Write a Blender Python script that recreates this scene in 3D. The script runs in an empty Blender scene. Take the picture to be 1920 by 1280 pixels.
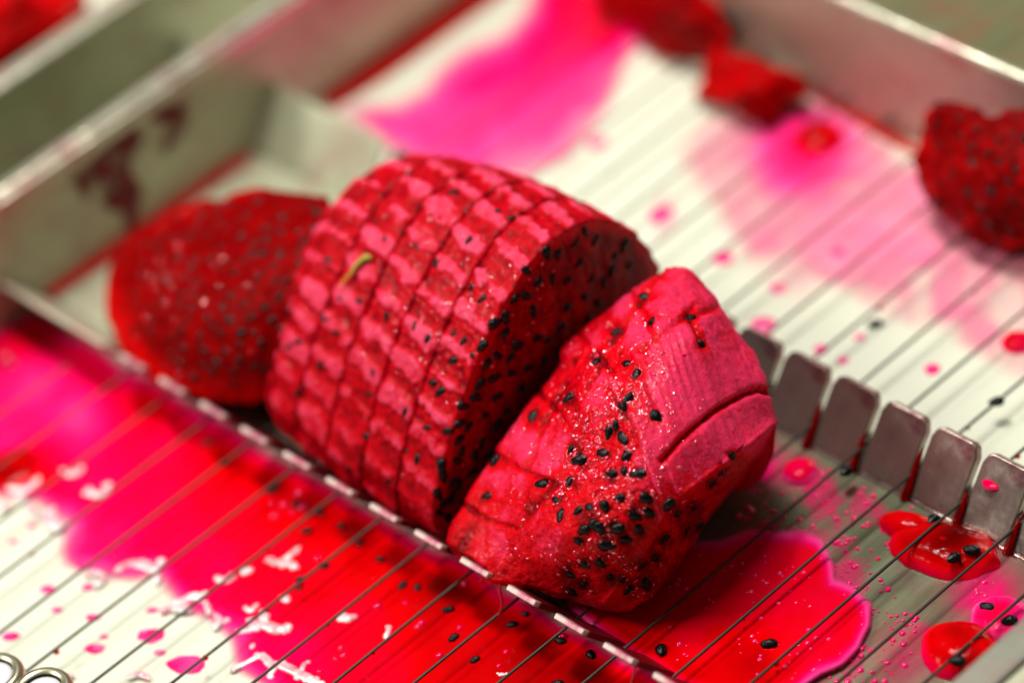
import bpy, math, random
import numpy as np
from mathutils import Vector, Matrix
from mathutils.bvhtree import BVHTree

S = 0.001                                   # everything below is in millimetres
scene = bpy.context.scene
COL = scene.collection

# ------------------------------------------------------------------ camera
CAM_C = np.array([467.92689, -307.71531, 410.187746])
CAM_R = np.array([[0.69379707, -0.37604337, 0.61419623],
                  [0.70236545, 0.54178479, -0.4616839],
                  [-0.15914901, 0.75170515, 0.64000857]])
CAM_F = 7449.3
cam_data = bpy.data.cameras.new("camera")
cam = bpy.data.objects.new("camera", cam_data)
COL.objects.link(cam)
M = Matrix([list(CAM_R[i]) + [CAM_C[i] * S] for i in range(3)] + [[0, 0, 0, 1]])
cam.matrix_world = M
cam_data.sensor_width = 36.0
cam_data.lens = CAM_F / 1920 * 36.0
cam_data.clip_start = 0.01
cam_data.clip_end = 50
cam_data.dof.use_dof = True
cam_data.dof.focus_distance = 0.580
cam_data.dof.aperture_fstop = 6.5
scene.camera = cam

# ------------------------------------------------------------------ light
world = bpy.data.worlds.new("World")
scene.world = world
world.use_nodes = True
bg = world.node_tree.nodes["Background"]
bg.inputs[0].default_value = (0.92, 0.95, 0.80, 1)
bg.inputs[1].default_value = 0.085
scene.view_settings.view_transform = 'Standard'
scene.view_settings.look = 'None'
scene.view_settings.exposure = 0.0


def area(name, loc, target, size, power, color, size_y=None):
    d = bpy.data.lights.new(name, 'AREA')
    d.energy = power
    d.color = color
    d.size = size * S
    if size_y:
        d.shape = 'RECTANGLE'
        d.size_y = size_y * S
    o = bpy.data.objects.new(name, d)
    COL.objects.link(o)
    o.location = Vector(loc) * S
    o.rotation_euler = (Vector(target) - Vector(loc)).to_track_quat('-Z', 'Y').to_euler()
    return o


tube_lamp = area("ceiling_lamp", (-20, 60, 640), (60, -20, 0), 300, 3.25, (0.985, 1.0, 0.92), 130)
tube_lamp.rotation_euler = (-math.atan2(90, 640), 0, 0)
area("fill_lamp_left", (-230, -350, 430), (80, -50, 10), 170, 2.1, (0.985, 1.0, 0.92), 130)  # unseen fill, added to lift the near left sides of the fruit
area("sparkle_lamp", (-60, 60, 640), (90, -20, 0), 60, 1.35, (1.0, 0.99, 0.95), 60)  # small unseen lamp, added for sparkles on wet surfaces


# ------------------------------------------------------------------ maths helpers
def proj(P):
    c = (np.asarray(P, float) - CAM_C) @ CAM_R
    return np.stack([960 + CAM_F * c[..., 0] / -c[..., 2], 640 - CAM_F * c[..., 1] / -c[..., 2]], -1)


def at(x, y, z):
    """point of the place at height z seen at (x, y) of the photograph; arrays allowed"""
    x = np.asarray(x, float); y = np.asarray(y, float); z = np.asarray(z, float)
    x, y, z = np.broadcast_arrays(x, y, z)
    d = np.stack([(x - 960) / CAM_F, -(y - 640) / CAM_F, -np.ones_like(x)], -1) @ CAM_R.T
    return CAM_C + d * ((z - CAM_C[2]) / d[..., 2])[..., None]


def _h(i, j, k, s):
    n = (i * 374761393 + j * 668265263 + k * 2147483647 + s * 1274126177) & 0xffffffff
    n = ((n ^ (n >> 13)) * 1274126177) & 0xffffffff
    return ((n ^ (n >> 16)) & 0xffff) / 65535.0


def noise(P, size, seed=0, oct=1):
    P = np.asarray(P, float)
    if P.shape[-1] == 2:
        P = np.concatenate([P, np.zeros(P.shape[:-1] + (1,))], -1)
    out = 0; amp = 1; tot = 0
    for o in range(oct):
        Q = P / size + 37.3 * seed + 1000
        I = np.floor(Q).astype(np.int64); F = Q - I; F = F * F * (3 - 2 * F)
        v = 0
        for a in (0, 1):
            for b in (0, 1):
                for c in (0, 1):
                    w = (F[..., 0] if a else 1 - F[..., 0]) * (F[..., 1] if b else 1 - F[..., 1]) * (F[..., 2] if c else 1 - F[..., 2])
                    v = v + w * _h(I[..., 0] + a, I[..., 1] + b, I[..., 2] + c, seed + o)
        out = out + amp * v; tot += amp; amp *= .5; size = size / 2.0
    return out / tot


def ss(a, b, x):
    t = np.clip((x - a) / (b - a), 0, 1)
    return t * t * (3 - 2 * t)


def curve(pts, n, closed=True):
    """smooth closed curve through pts, n points evenly spaced"""
    p = np.asarray(pts, float); m = len(p); out = []
    for i in range(m if closed else m - 1):
        if closed:
            a, b, c, d = p[(i - 1) % m], p[i], p[(i + 1) % m], p[(i + 2) % m]
        else:
            a, b, c, d = p[max(i - 1, 0)], p[i], p[i + 1], p[min(i + 2, m - 1)]
        t = np.linspace(0, 1, 24, endpoint=False)[:, None]
        out.append(.5 * (2 * b + (c - a) * t + (2 * a - 5 * b + 4 * c - d) * t * t + (3 * b - a - 3 * c + d) * t ** 3))
    q = np.concatenate(out)
    q = np.concatenate([q, q[:1] if closed else p[-1:]])
    s = np.r_[0, np.cumsum(np.linalg.norm(np.diff(q, axis=0), axis=1))]
    t = np.linspace(0, s[-1], n, endpoint=not closed)
    return np.stack([np.interp(t, s, q[:, k]) for k in range(q.shape[1])], -1)


def pdist(P, line, closed=False):
    """distance of points to a polyline"""
    L = np.asarray(line, float)
    if closed: L = np.concatenate([L, L[:1]])
    best = np.full(P.shape[:-1], 1e9)
    for a, b in zip(L[:-1], L[1:]):
        d = b - a; t = np.clip(((P - a) @ d) / (d @ d + 1e-9), 0, 1)
        best = np.minimum(best, np.linalg.norm(P - a - t[..., None] * d, axis=-1))
    return best


def inside(P, poly):
    L = np.asarray(poly, float); r = np.zeros(P.shape[:-1], bool)
    for a, b in zip(L, np.roll(L, -1, 0)):
        c = ((a[1] > P[..., 1]) != (b[1] > P[..., 1]))
        with np.errstate(divide='ignore', invalid='ignore'):
            x = (b[0] - a[0]) * (P[..., 1] - a[1]) / (b[1] - a[1]) + a[0]
        r ^= c & (P[..., 0] < x)
    return r


def sdist(P, poly):
    d = pdist(P, poly, True)
    return np.where(inside(P, poly), d, -d)


def idw(P, ctl, pw=3):
    num = 0; den = 0
    for x, y, t in ctl:
        w = 1 / (((P[..., 0] - x) ** 2 + (P[..., 1] - y) ** 2) + 900) ** (pw / 2)
        num = num + w * t; den = den + w
    return num / den


def rbf(ctl):
    c = np.asarray(ctl, float); X = c[:, :2] / 500; n = len(X)
    def k(r2): return np.where(r2 > 0, r2 * np.log(np.sqrt(r2) + 1e-12), 0)
    D = ((X[:, None] - X[None]) ** 2).sum(-1)
    A = np.zeros((n + 3, n + 3)); A[:n, :n] = k(D) + np.eye(n) * 1e-4; A[:n, n] = 1; A[:n, n + 1:] = X
    A[n, :n] = 1; A[n + 1:, :n] = X.T
    w = np.linalg.solve(A, np.r_[c[:, 2], 0, 0, 0])
    def f(P):
        Q = P / 500; D = ((Q[..., None, :] - X) ** 2).sum(-1)
        return k(D) @ w[:n] + w[n] + Q @ w[n + 1:]
    return f


# ------------------------------------------------------------------ object helpers
def link(name, me, mat=None, parent=None):
    o = bpy.data.objects.new(name, me)
    COL.objects.link(o)
    if parent is not None: o.parent = parent
    if mat is not None and not me.materials: me.materials.append(mat)
    return o


def mesh(name, V, F, attrs=None, smooth=True, origin=None):
    me = bpy.data.meshes.new(name)
    V = np.asarray(V, float)
    if origin is not None: V = V - np.asarray(origin, float)
    V = V * S
    if isinstance(F, np.ndarray) and F.ndim == 2:
        k = F.shape[1]
        me.vertices.add(len(V)); me.vertices.foreach_set("co", V.astype(np.float32).ravel())
        me.loops.add(F.size); me.loops.foreach_set("vertex_index", F.astype(np.int32).ravel())
        me.polygons.add(len(F)); me.polygons.foreach_set("loop_start", np.arange(0, F.size, k, dtype=np.int32))
        me.update(calc_edges=True)
    else:
        me.from_pydata([tuple(v) for v in V], [], [tuple(int(i) for i in f) for f in F])
    if smooth: me.polygons.foreach_set("use_smooth", np.ones(len(me.polygons), bool))
    for nme, arr in (attrs or {}).items():
        at_ = me.attributes.new(nme, 'FLOAT', 'POINT')
        at_.data.foreach_set("value", np.asarray(arr, np.float32).ravel())
    me.validate(); me.update()
    return me


def grid_faces(m, n, wrap=False, base=0):
    i = np.arange(m - 1)[:, None]; j = np.arange(n if wrap else n - 1)[None]
    a = i * n + j; b = i * n + (j + 1) % n; c = (i + 1) * n + (j + 1) % n; d = (i + 1) * n + j
    return np.stack(np.broadcast_arrays(a, b, c, d), -1).reshape(-1, 4) + base


def thing(name, label, cat, loc=(0, 0, 0), group=None):
    o = bpy.data.objects.new(name, None); COL.objects.link(o)
    o.empty_display_size = .005
    o.location = Vector([float(x) for x in loc]) * S
    return tag(o, label, cat, group)


def tag(o, label, cat, group=None, kind=None):
    o['label'] = label; o['category'] = cat
    if group: o['group'] = group
    if kind: o['kind'] = kind
    return o


def extrude(name, poly, depth_dir, mat, parent=None, bevel=0.0, segs=2, origin=None):
    """poly: list of 3-D points in one plane, pushed along depth_dir"""
    P = np.asarray(poly, float); n = len(P); D = np.asarray(depth_dir, float)
    nrm = np.zeros(3)
    for i in range(n):
        a, b = P[i], P[(i + 1) % n]; nrm += np.cross(a, b)
    if nrm @ D > 0: P = P[::-1]
    V = np.concatenate([P, P + D])
    F = [tuple(range(n)), tuple(range(2 * n - 1, n - 1, -1))]
    for i in range(n): F.append(((i + 1) % n, i, n + i, n + (i + 1) % n))
    me = mesh(name, V, F, smooth=False, origin=origin)
    o = link(name, me, mat, parent)
    if origin is not None: o.location = Vector([float(x) for x in origin]) * S
    if bevel:
        b = o.modifiers.new("bevel", 'BEVEL'); b.width = bevel * S; b.segments = segs; b.limit_method = 'ANGLE'; b.angle_limit = .6
    return o


def box(name, lo, hi, mat, parent=None, bevel=.3, origin=None):
    (a, b, c), (d, e, f) = lo, hi
    return extrude(name, [(a, b, c), (d, b, c), (d, e, c), (a, e, c)], (0, 0, f - c), mat, parent, bevel, origin=origin)


def tube_mesh(name, path, r, n=8, attrs=None):
    P = np.asarray(path, float); m = len(P)
    r = np.broadcast_to(np.asarray(r, float), (m,))
    T = np.gradient(P, axis=0); T /= np.linalg.norm(T, axis=1)[:, None] + 1e-9
    up = np.array([0, 0, 1.]) if abs(T[:, 2]).max() < .9 else np.array([1., 0.3, 0])
    A = np.cross(T, up); A /= np.linalg.norm(A, axis=1)[:, None] + 1e-9; B = np.cross(T, A)
    t = np.linspace(0, 2 * math.pi, n, endpoint=False)
    V = P[:, None] + r[:, None, None] * (np.cos(t)[None, :, None] * A[:, None] + np.sin(t)[None, :, None] * B[:, None])
    V = V.reshape(-1, 3); F = [tuple(f) for f in grid_faces(m, n, True)]
    F += [tuple(range(n)), tuple(range(m * n - 1, (m - 1) * n - 1, -1))]
    return mesh(name, V, F, attrs)


# ------------------------------------------------------------------ materials
def srgb(r, g, b):
    f = lambda c: (c / 255 / 12.92) if c <= 10 else ((c / 255 + .055) / 1.055) ** 2.4
    return (f(r), f(g), f(b), 1)


class Mat:
    def __init__(s, name, **kw):
        s.m = bpy.data.materials.new(name); s.m.use_nodes = True
        s.t = s.m.node_tree; s.b = s.t.nodes["Principled BSDF"]
        for k, v in kw.items(): s.b.inputs[k.replace('_', ' ')].default_value = v
    def n(s, typ, **kw):
        x = s.t.nodes.new(typ)
        for k, v in kw.items(): setattr(x, k, v)
        return x
    def l(s, a, b): s.t.links.new(a, b)
    def inp(s, k): return s.b.inputs[k]
    def noise(s, size, detail=4, rough=.6, stretch=None, dist=0):
        """size in mm"""
        c = s.n('ShaderNodeTexCoord'); src = c.outputs['Object']
        if stretch:
            mp = s.n('ShaderNodeMapping'); mp.inputs['Scale'].default_value = stretch; s.l(src, mp.inputs[0]); src = mp.outputs[0]
        t = s.n('ShaderNodeTexNoise'); t.inputs['Scale'].default_value = 1000 / size
        t.inputs['Detail'].default_value = detail; t.inputs['Roughness'].default_value = rough; t.inputs['Distortion'].default_value = dist
        s.l(src, t.inputs['Vector']); return t.outputs['Fac']
    def ramp(s, fac, stops, interp='LINEAR'):
        r = s.n('ShaderNodeValToRGB'); r.color_ramp.interpolation = interp; e = r.color_ramp.elements
        while len(e) > 2: e.remove(e[-1])
        for i, (p, c) in enumerate(stops):
            x = e[i] if i < 2 else e.new(p)
            x.position = p; x.color = c if len(c) == 4 else (*c, 1)
        s.l(fac, r.inputs[0]); return r.outputs[0]
    def attr(s, name):
        a = s.n('ShaderNodeAttribute'); a.attribute_name = name; return a.outputs['Fac']
    def math(s, op, a, b=None, clamp=False):
        x = s.n('ShaderNodeMath', operation=op); x.use_clamp = clamp
        for i, v in enumerate((a, b)):
            if v is None: continue
            if isinstance(v, (int, float)): x.inputs[i].default_value = v
            else: s.l(v, x.inputs[i])
        return x.outputs[0]
    def mix(s, f, a, b):
        x = s.n('ShaderNodeMix', data_type='RGBA')
        for k, v in ((0, f), (6, a), (7, b)):
            if isinstance(v, (int, float, tuple)): x.inputs[k].default_value = v
            else: s.l(v, x.inputs[k])
        return x.outputs[2]
    def bump(s, h, dist, strength=1, prev=None):
        b = s.n('ShaderNodeBump'); b.inputs['Distance'].default_value = dist * S; b.inputs['Strength'].default_value = strength
        s.l(h, b.inputs['Height'])
        if prev is not None: s.l(prev, b.inputs['Normal'])
        return b.outputs[0]


def metal(name, c1, c2, rough=.36, met=.75, stain=None, stain_amt=.5, dent=.08):
    m = Mat(name, Metallic=met)
    n1 = m.noise(14, 5, .6); n2 = m.noise(3, 4, .6, (1, .12, 1))
    c = m.mix(n1, c1, c2)
    if stain:
        n3 = m.noise(11, 6, .62, dist=.6)
        f = m.ramp(n3, [(.50, (0, 0, 0)), (.66, (stain_amt,) * 3)])
        c = m.mix(f, c, stain)
    m.l(c, m.inp('Base Color'))
    r = m.ramp(n2, [(.3, (rough - .08,) * 3), (.7, (rough + .12,) * 3)])
    m.l(r, m.inp('Roughness'))
    m.l(m.bump(m.noise(.7, 3, .7, (1, .1, 1)), .03, .6, m.bump(m.noise(5, 3), dent, .6)), m.inp('Normal'))
    return m.m


OLIVE = (.62, .62, .44, 1); OLIVE2 = (.46, .46, .31, 1)
mt_panel = metal("brushed_metal_stained", OLIVE, OLIVE2, .38, .3, srgb(150, 20, 60), .3)
mt_wall = metal("metal_warm", (.55, .42, .32, 1), (.44, .30, .24, 1), .42, .35, srgb(190, 70, 80), .5)  # base colour holds the pinkish brown reflection of the floor
mt_bright = metal("metal_bright_edge", (.72, .68, .52, 1), (.50, .44, .36, 1), .24, .55, srgb(200, 90, 120), .45, dent=.5)
mt_plate = metal("metal_plate_pinkish", (.26, .27, .17, 1), (.17, .175, .10, 1), .26, .5, srgb(150, 25, 75), .35)
mt_tooth = metal("metal_tooth", (.50, .42, .36, 1), (.26, .17, .16, 1), .2, .75, srgb(120, 10, 50), .75)
m = Mat("comb_juice_coated", Metallic=.2, Roughness=.35)
sx = m.n('ShaderNodeSeparateXYZ'); tc = m.n('ShaderNodeTexCoord'); m.l(tc.outputs['Object'], sx.inputs[0])
zz_ = m.math('ADD', sx.outputs['Z'], m.math('MULTIPLY', m.math('SUBTRACT', m.noise(1.6, 4), .5), .0022))
fz = m.ramp(m.math('MULTIPLY', zz_, 100), [(.80, (0, 0, 0)), (.87, (1, 1, 1))])
st_ = m.ramp(m.noise(3.5, 4), [(.45, (0, 0, 0)), (.62, (1, 1, 1))])
m.l(m.mix(fz, srgb(95, 0, 8), m.mix(st_, (.50, .35, .32, 1), srgb(175, 60, 95))), m.inp('Base Color')); mt_comb = m.m
mt_comb2 = metal("metal_comb", (.58, .52, .40, 1), (.50, .44, .34, 1), .5, .3, srgb(190, 110, 90), .4)
mt_flange = metal("metal_green", (.20, .195, .09, 1), (.13, .125, .06, 1), .45, .3, srgb(150, 60, 50), .35)
mt_wire = Mat("wire_steel", Metallic=.6, Roughness=.45); mt_wire.inp('Base Color').default_value = (.06, .05, .04, 1); mt_wire = mt_wire.m
mt_post = Mat("polished_steel", Metallic=.85, Roughness=.3); mt_post.inp('Base Color').default_value = (.50, .46, .32, 1); mt_post = mt_post.m
mt_cap = Mat("white_plastic", Roughness=.4); mt_cap.inp('Base Color').default_value = (.8, .77, .8, 1); mt_cap = mt_cap.m

m = Mat("cream_plastic", Roughness=.35)
c = m.mix(m.noise(40, 3), (.79, .80, .64, 1), (.80, .775, .64, 1))
m.l(c, m.inp('Base Color')); mt_floor = m.m

JR = [(0, srgb(250, 150, 175)), (.14, srgb(252, 70, 150)), (.3, srgb(246, 20, 112)), (.45, srgb(242, 0, 76)),
      (.6, srgb(238, 0, 40)), (.75, srgb(225, 0, 6)), (.9, srgb(175, 0, 2)), (1.0, srgb(90, 0, 0))]
m = Mat("juice", Roughness=.08, IOR=1.35); m.inp("Specular IOR Level").default_value = .2
f = m.math('ADD', m.attr('t'), m.math('MULTIPLY', m.math('SUBTRACT', m.noise(9, 4), .5), .16))
m.l(m.ramp(f, JR), m.inp('Base Color')); m.l(m.attr('a'), m.inp('Alpha'))
m.l(m.bump(m.noise(5, 3, .5), .03, .5), m.inp('Normal'))
mt_juice = m.m
m = Mat("juice_smeared", Roughness=.25); m.inp('Specular IOR Level').default_value = .12
m.l(m.mix(m.noise(5, 3), srgb(165, 0, 45), srgb(95, 0, 18)), m.inp('Base Color')); m.l(m.attr('a'), m.inp('Alpha')); mt_dry = m.m
m = Mat("juice_dome", Roughness=.05, IOR=1.38)
m.inp('Coat Weight').default_value = .6; m.inp('Coat Roughness').default_value = .02
m.l(m.ramp(m.attr('t'), JR), m.inp('Base Color')); m.l(m.bump(m.noise(1.6, 3), .08, .6), m.inp('Normal'))
mt_dome = m.m
m = Mat("juice_drop_deep", Roughness=.06, IOR=1.34); m.inp('Specular IOR Level').default_value = .14; m.inp('Subsurface Weight').default_value = .2; m.inp('Subsurface Scale').default_value = .002
m.l(m.ramp(m.attr('t'), JR), m.inp('Base Color')); m.l(m.bump(m.noise(1.8, 3), .3, .8), m.inp('Normal')); mt_drop = m.m


m = Mat("juice_glint", Roughness=.04, IOR=1.9); m.inp('Coat Weight').default_value = 1; m.inp('Coat Roughness').default_value = .02; m.inp('Coat IOR').default_value = 1.7  # reflects more than juice does, for stronger sparkles
m.l(m.ramp(m.attr('t'), JR), m.inp('Base Color')); mt_glint = m.m


def pulp(name, red, deep, pink, sss=.25, rough=.32, coat=.25, fine=.5, nscale=1.0, spec=.06):
    m = Mat(name, Roughness=rough)
    pk = m.attr('pk'); n = m.noise(2.2 * nscale, 5, .65); n2 = m.noise(.55, 3, .6)
    f = m.math('ADD', pk, m.math('MULTIPLY', m.math('SUBTRACT', n, .5), .5))
    f = m.math('ADD', f, m.math('MULTIPLY', m.math('SUBTRACT', n2, .5), .28))
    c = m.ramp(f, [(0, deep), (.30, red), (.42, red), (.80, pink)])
    m.l(c, m.inp('Base Color'))
    m.inp('Subsurface Weight').default_value = sss
    m.inp('Subsurface Radius').default_value = (1, .08, .1)
    m.inp('Subsurface Scale').default_value = .0014
    m.inp('Coat Weight').default_value = coat; m.inp('Coat Roughness').default_value = .07
    m.inp('Specular IOR Level').default_value = spec
    r = m.ramp(pk, [(.3, (rough - .06,) * 3), (.8, (rough + .25,) * 3)]); m.l(r, m.inp('Roughness'))
    b1 = m.bump(m.noise(2.4, 4, .6), .5, fine)
    b2 = m.bump(m.noise(.42, 4, .7), .2, fine, b1)
    m.l(b2, m.inp('Normal'))
    return m.m


RED = srgb(196, 0, 20); DEEP = srgb(105, 0, 8); PINK = srgb(236, 72, 108)
mt_pulp = pulp("pulp_frosted", RED, DEEP, PINK, .12, .38, .04)
mt_wet = pulp("pulp_wet", srgb(212, 0, 16), srgb(120, 0, 6), srgb(236, 48, 94), .18, .34, .07, .8)
mt_far = pulp("pulp_dark", srgb(205, 0, 3), srgb(118, 0, 2), srgb(250, 8, 28), .1, .45, .0, spec=.03)
m = Mat("seed", Roughness=.24); m.inp('Base Color').default_value = (.004, .003, .004, 1)
m.inp('Specular IOR Level').default_value = .22
m.l(m.bump(m.noise(.35, 3), .12, 1.0), m.inp('Normal')); mt_seed = m.m
m = Mat("stem", Roughness=.5); m.inp('Base Color').default_value = srgb(165, 150, 45); mt_stem = m.m
m = Mat("glare", Roughness=.12); m.inp('Coat Weight').default_value = 1.0; m.inp('Coat Roughness').default_value = .02  # white base colour stands in for lamp reflections on the juice
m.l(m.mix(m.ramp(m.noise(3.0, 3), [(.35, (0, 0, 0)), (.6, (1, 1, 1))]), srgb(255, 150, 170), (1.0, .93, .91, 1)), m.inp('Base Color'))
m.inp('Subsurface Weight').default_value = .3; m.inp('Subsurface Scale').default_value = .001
mt_glare = m.m
m = Mat("bubble", Roughness=.03, IOR=1.36); m.inp('Transmission Weight').default_value = 1.0
m.inp('Base Color').default_value = (1, .55, .6, 1); mt_bead = m.m
m = Mat("pink_fibre", Roughness=.3); m.inp('Base Color').default_value = srgb(205, 5, 45); mt_fibre = m.m

# ------------------------------------------------------------------ setting: floor under the machine
H = 24.4; HW = 3.5; ZT = 10.0; VF = 5.0; VB = -3.0; VN = -57.9; VNB = -50.0; V2 = 63.7
g = link("floor", mesh("floor", [(-400, -400, 0), (500, -400, 0), (500, 500, 0), (-400, 500, 0)], [(0, 1, 2, 3)], smooth=False), mt_floor)
g['kind'] = 'structure'

# ------------------------------------------------------------------ the slicing machine
mc = thing("fruit_slicer", "metal slicing frame with a row of taut steel wires over a slotted trough", "slicer")
# wall on the left with its rolled rim
lp = box("side_panel", (-2.2, -150, .02), (0, V2 + 2, H - 1.4), mt_panel, mc, .2)
box("rim", (-2.7, -150, H - 1.38), (-.2, V2 + 2, H), mt_bright, lp, .5)
box("rim_lip", (-.18, -150, H - 3.6), (.9, V2 - .05, H - .9), mt_bright, lp, .35)
# second compartment wall
lp2 = box("side_panel", (-27, -150, .02), (-24.6, V2 + 2, H - 1.6), mt_panel, mc, .2)
box("rim", (-27.6, -150, H - 1.58), (-23.4, V2 + 2, H), mt_bright, lp2, .8)
# far wall, its rim and the flange behind it
ep = box("end_panel", (.05, V2, .02), (260, V2 + 1.2, H - 1.2), mt_wall, mc, .15)
extrude("rim", [(-2.2, V2 - .25, H - 1.1), (-2.2, V2 + .5, H), (-2.2, V2 + 1.5, H), (-2.2, V2 + 1.5, H - 1.1)], (262, 0, 0), mt_bright, ep, .3)
extrude("flange", [(-2.2, V2 + 1.52, H - .6), (-2.2, V2 + 60, H + 2), (-2.2, V2 + 60, H + 1), (-2.2, V2 + 1.52, H - 1.6)], (262, 0, 0), mt_flange, ep, .1)
# end wall near the lower right corner
RU = 189.1
mt_rail = metal("metal_grey", (.30, .29, .23, 1), (.24, .23, .18, 1), .4, .4, srgb(200, 90, 120), .2)
rp = box("side_panel", (RU + .6, -150, .02), (RU + 14, VB - 1.2, 11.2), mt_panel, mc, .5)
box("rim", (RU, -150, 11.22), (RU + 5.5, VB - 1.0, 12.0), mt_rail, rp, .4)
# trough plate
box("trough_plate", (.05, VNB + .3, .05), (28.9, VB - .3, .55), mt_panel, mc, .05)  # lighter metal stands in for the bright highlight band by the wall
tp = box("trough_plate", (29.0, VNB + .3, .05), (RU + .5, VB - .3, .55), mt_plate, mc, .05)
box("trough_plate", (-24.5, VNB + .3, .05), (-2.3, VB - .3, .55), mt_plate, mc, .05)


def slope(u, s, far):
    """point on the trough's leaning wall, s = 0 at the foot, 1 at the top"""
    return (u, (VB + (VF - VB) * s) if far else (VNB + (VN - VNB) * s), .3 + (ZT - .3) * s)


def wall_piece(name, outline, far, parent, mat=mt_tooth, th=.9, origin=None):
    P = [slope(u, s, far) for u, s in outline]
    n = np.array([0, .78, -.62]) if far else np.array([0, -.78, -.62])
    return extrude(name, P, n * th, mat, parent, .3, 3, origin)


U0 = 40.4
ks = range(-1, 14)
for far in (True, False):
    side = wall_piece("trough_side", [(-24.5, 0), (-2.3, 0), (-2.3, 1), (-24.5, 1)], far, mc, mt_panel)
    side = wall_piece("trough_side", [(.05, 0), (28.2, 0), (28.9, .1), (28.9, .9), (28.2, 1), (.05, 1)], far, mc, mt_panel if far else mt_comb2)
    # the strip below the slots
    wall_piece("trough_side", [(28.95, 0), (RU + .5, 0), (RU + .5, .05), (28.95, .05)], far, mc, mt_tooth)
    proto = None
    for k in range(-1, 15):
        ua = U0 + 10 * k + .6; ub = U0 + 10 * (k + 1) - .6
        if not far: ua += 1.25; ub -= 1.25
        if ub > RU + 1: break
        org = slope(ua, .055, far)
        if proto is None:
            c_ = .11 if far else .04; cu = 1.5 if far else .3
            pts = [(ua, .055), (ub, .055), (ub, 1 - c_ * 1.4), (ub - cu * .45, 1 - .03 * min(1, cu)), (ub - cu, 1.0), (ua + cu, 1.0), (ua + cu * .45, 1 - .03 * min(1, cu)), (ua, 1 - c_ * 1.4)]
            proto = wall_piece("tooth", pts, far, mc, mt_tooth if far else mt_comb, 1.7 if far else 1.0, org)
            if not far:      # the dent-and-burr at the tooth's corner
                rr = random.Random(3)
                v = [slope(ub - .5 + .5 * math.cos(a), .99 + .03 * math.sin(a * 2), far) for a in np.linspace(0, 5, 9)]
        else:
            o = proto.copy(); COL.objects.link(o); o.parent = mc
            o.location = Vector([float(x) for x in org]) * S
# wires
rnd = random.Random(11)
for k in range(-2, 15):
    u = U0 + 10 * k
    if k == -2: v0, v1 = -130, VN - 3
    else: v0, v1 = -113 if k in (1, 2, 3) else -140, V2 - .2
    n = 60; vs = np.linspace(v0, v1, n)
    path = np.stack([u + .12 * np.sin(vs / 23 + k), vs, HW + .1 * np.sin(vs / 31 + k * 2)], -1)
    w = link("wire", tube_mesh("wire", path, .25, 8), mt_wire, mc)
    if k > -2:
        for vv in (V2 - 1.5,):
            q = tube_mesh("wire_stop", [(u, vv - 1.4, HW), (u, vv - .4, HW), (u, vv + 1.3, HW)], [.3, .5, .5], 10)
            link("wire_stop", q, mt_wire, w)
pw = []; rw_ = []
for k in range(-1, 15):
    for _ in range(5):
        v = rnd.uniform(-105, 60)
        pw.append((U0 + 10 * k + .12 * math.sin(v / 23 + k) + rnd.uniform(-.1, .1), v, HW + .1 * math.sin(v / 31 + k * 2) - rnd.uniform(0, .3))); rw_.append(rnd.choice([.3, .38, .5]))
WIRE_BEADS = (pw, rw_)
# tension posts at the near end
for px_ in ((-12, 1268), (80, 1296)):
    c0 = at(px_[0], px_[1], 8.0)
    prof = [(0, 8.1), (2.6, 8.1), (3.0, 8.0), (3.05, 8.6), (3.5, 9.0), (4.2, 8.9), (4.7, 8.2), (4.75, 7.0), (4.3, 6.2), (4.2, 0.02)]
    def lathe(prof, nn=40):
        a = np.linspace(0, 2 * math.pi, nn, endpoint=False)
        V = np.concatenate([np.stack([c0[0] + r * np.cos(a), c0[1] + r * np.sin(a), np.full(nn, z)], -1) for r, z in prof])
        return V, grid_faces(len(prof), nn, True)
    V, F = lathe(prof[3:]); po = link("tension_post", mesh("tension_post", V, F[:, ::-1]), mt_post, mc)
    V, F = lathe([(.01, 8.3), (2.0, 8.3), (2.9, 8.15), (3.0, 7.8)]); link("post_cap", mesh("post_cap", V, F[:, ::-1]), mt_cap, po)

# ------------------------------------------------------------------ juice
def juice(name, poly, ctl, z, label, cat="juice puddle", edge=26, step=7, amax=1.0, thick=.6, extra=None, tedge=.10, wob=14, group=None, kind=None):
    P = np.array(poly, float); lo = P.min(0) - 40; hi = P.max(0) + 40
    xs = np.arange(lo[0], hi[0] + step, step); ys = np.arange(lo[1], hi[1] + step, step)
    X, Y = np.meshgrid(xs, ys, indexing='ij'); Q = np.stack([X, Y], -1)
    Qn = Q + (np.stack([noise(Q, 70, 5, 3), noise(Q, 70, 9, 3)], -1) - .5) * 2 * wob
    d = sdist(Qn, P)
    a = ss(-edge * .35, edge * .65, d)
    t = idw(Q, ctl) * (tedge / .3 + (1 - tedge / .3) * ss(0, edge * 1.6, d))
    if extra is not None: a, t = extra(Q, d, a, t)
    zz = z + thick * np.sqrt(np.clip(a, 0, 1)) + .05 * noise(Q, 40, 3, 2)
    V = at(Q[..., 0], Q[..., 1], zz)
    F = grid_faces(len(xs), len(ys)); aa = a.ravel()
    F = F[aa[F].max(1) > .01]
    used = np.unique(F); mp = np.zeros(len(aa), int); mp[used] = np.arange(len(used))
    org = V.reshape(-1, 3)[used].mean(0); org[2] = 0
    me = mesh(name, V.reshape(-1, 3)[used], mp[F][:, ::-1], {'t': t.ravel()[used], 'a': aa[used] * amax}, origin=org)
    o = link(name, me, mt_juice); o.location = Vector([float(x) for x in org]) * S
    return tag(o, label, cat, group, kind)


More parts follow.
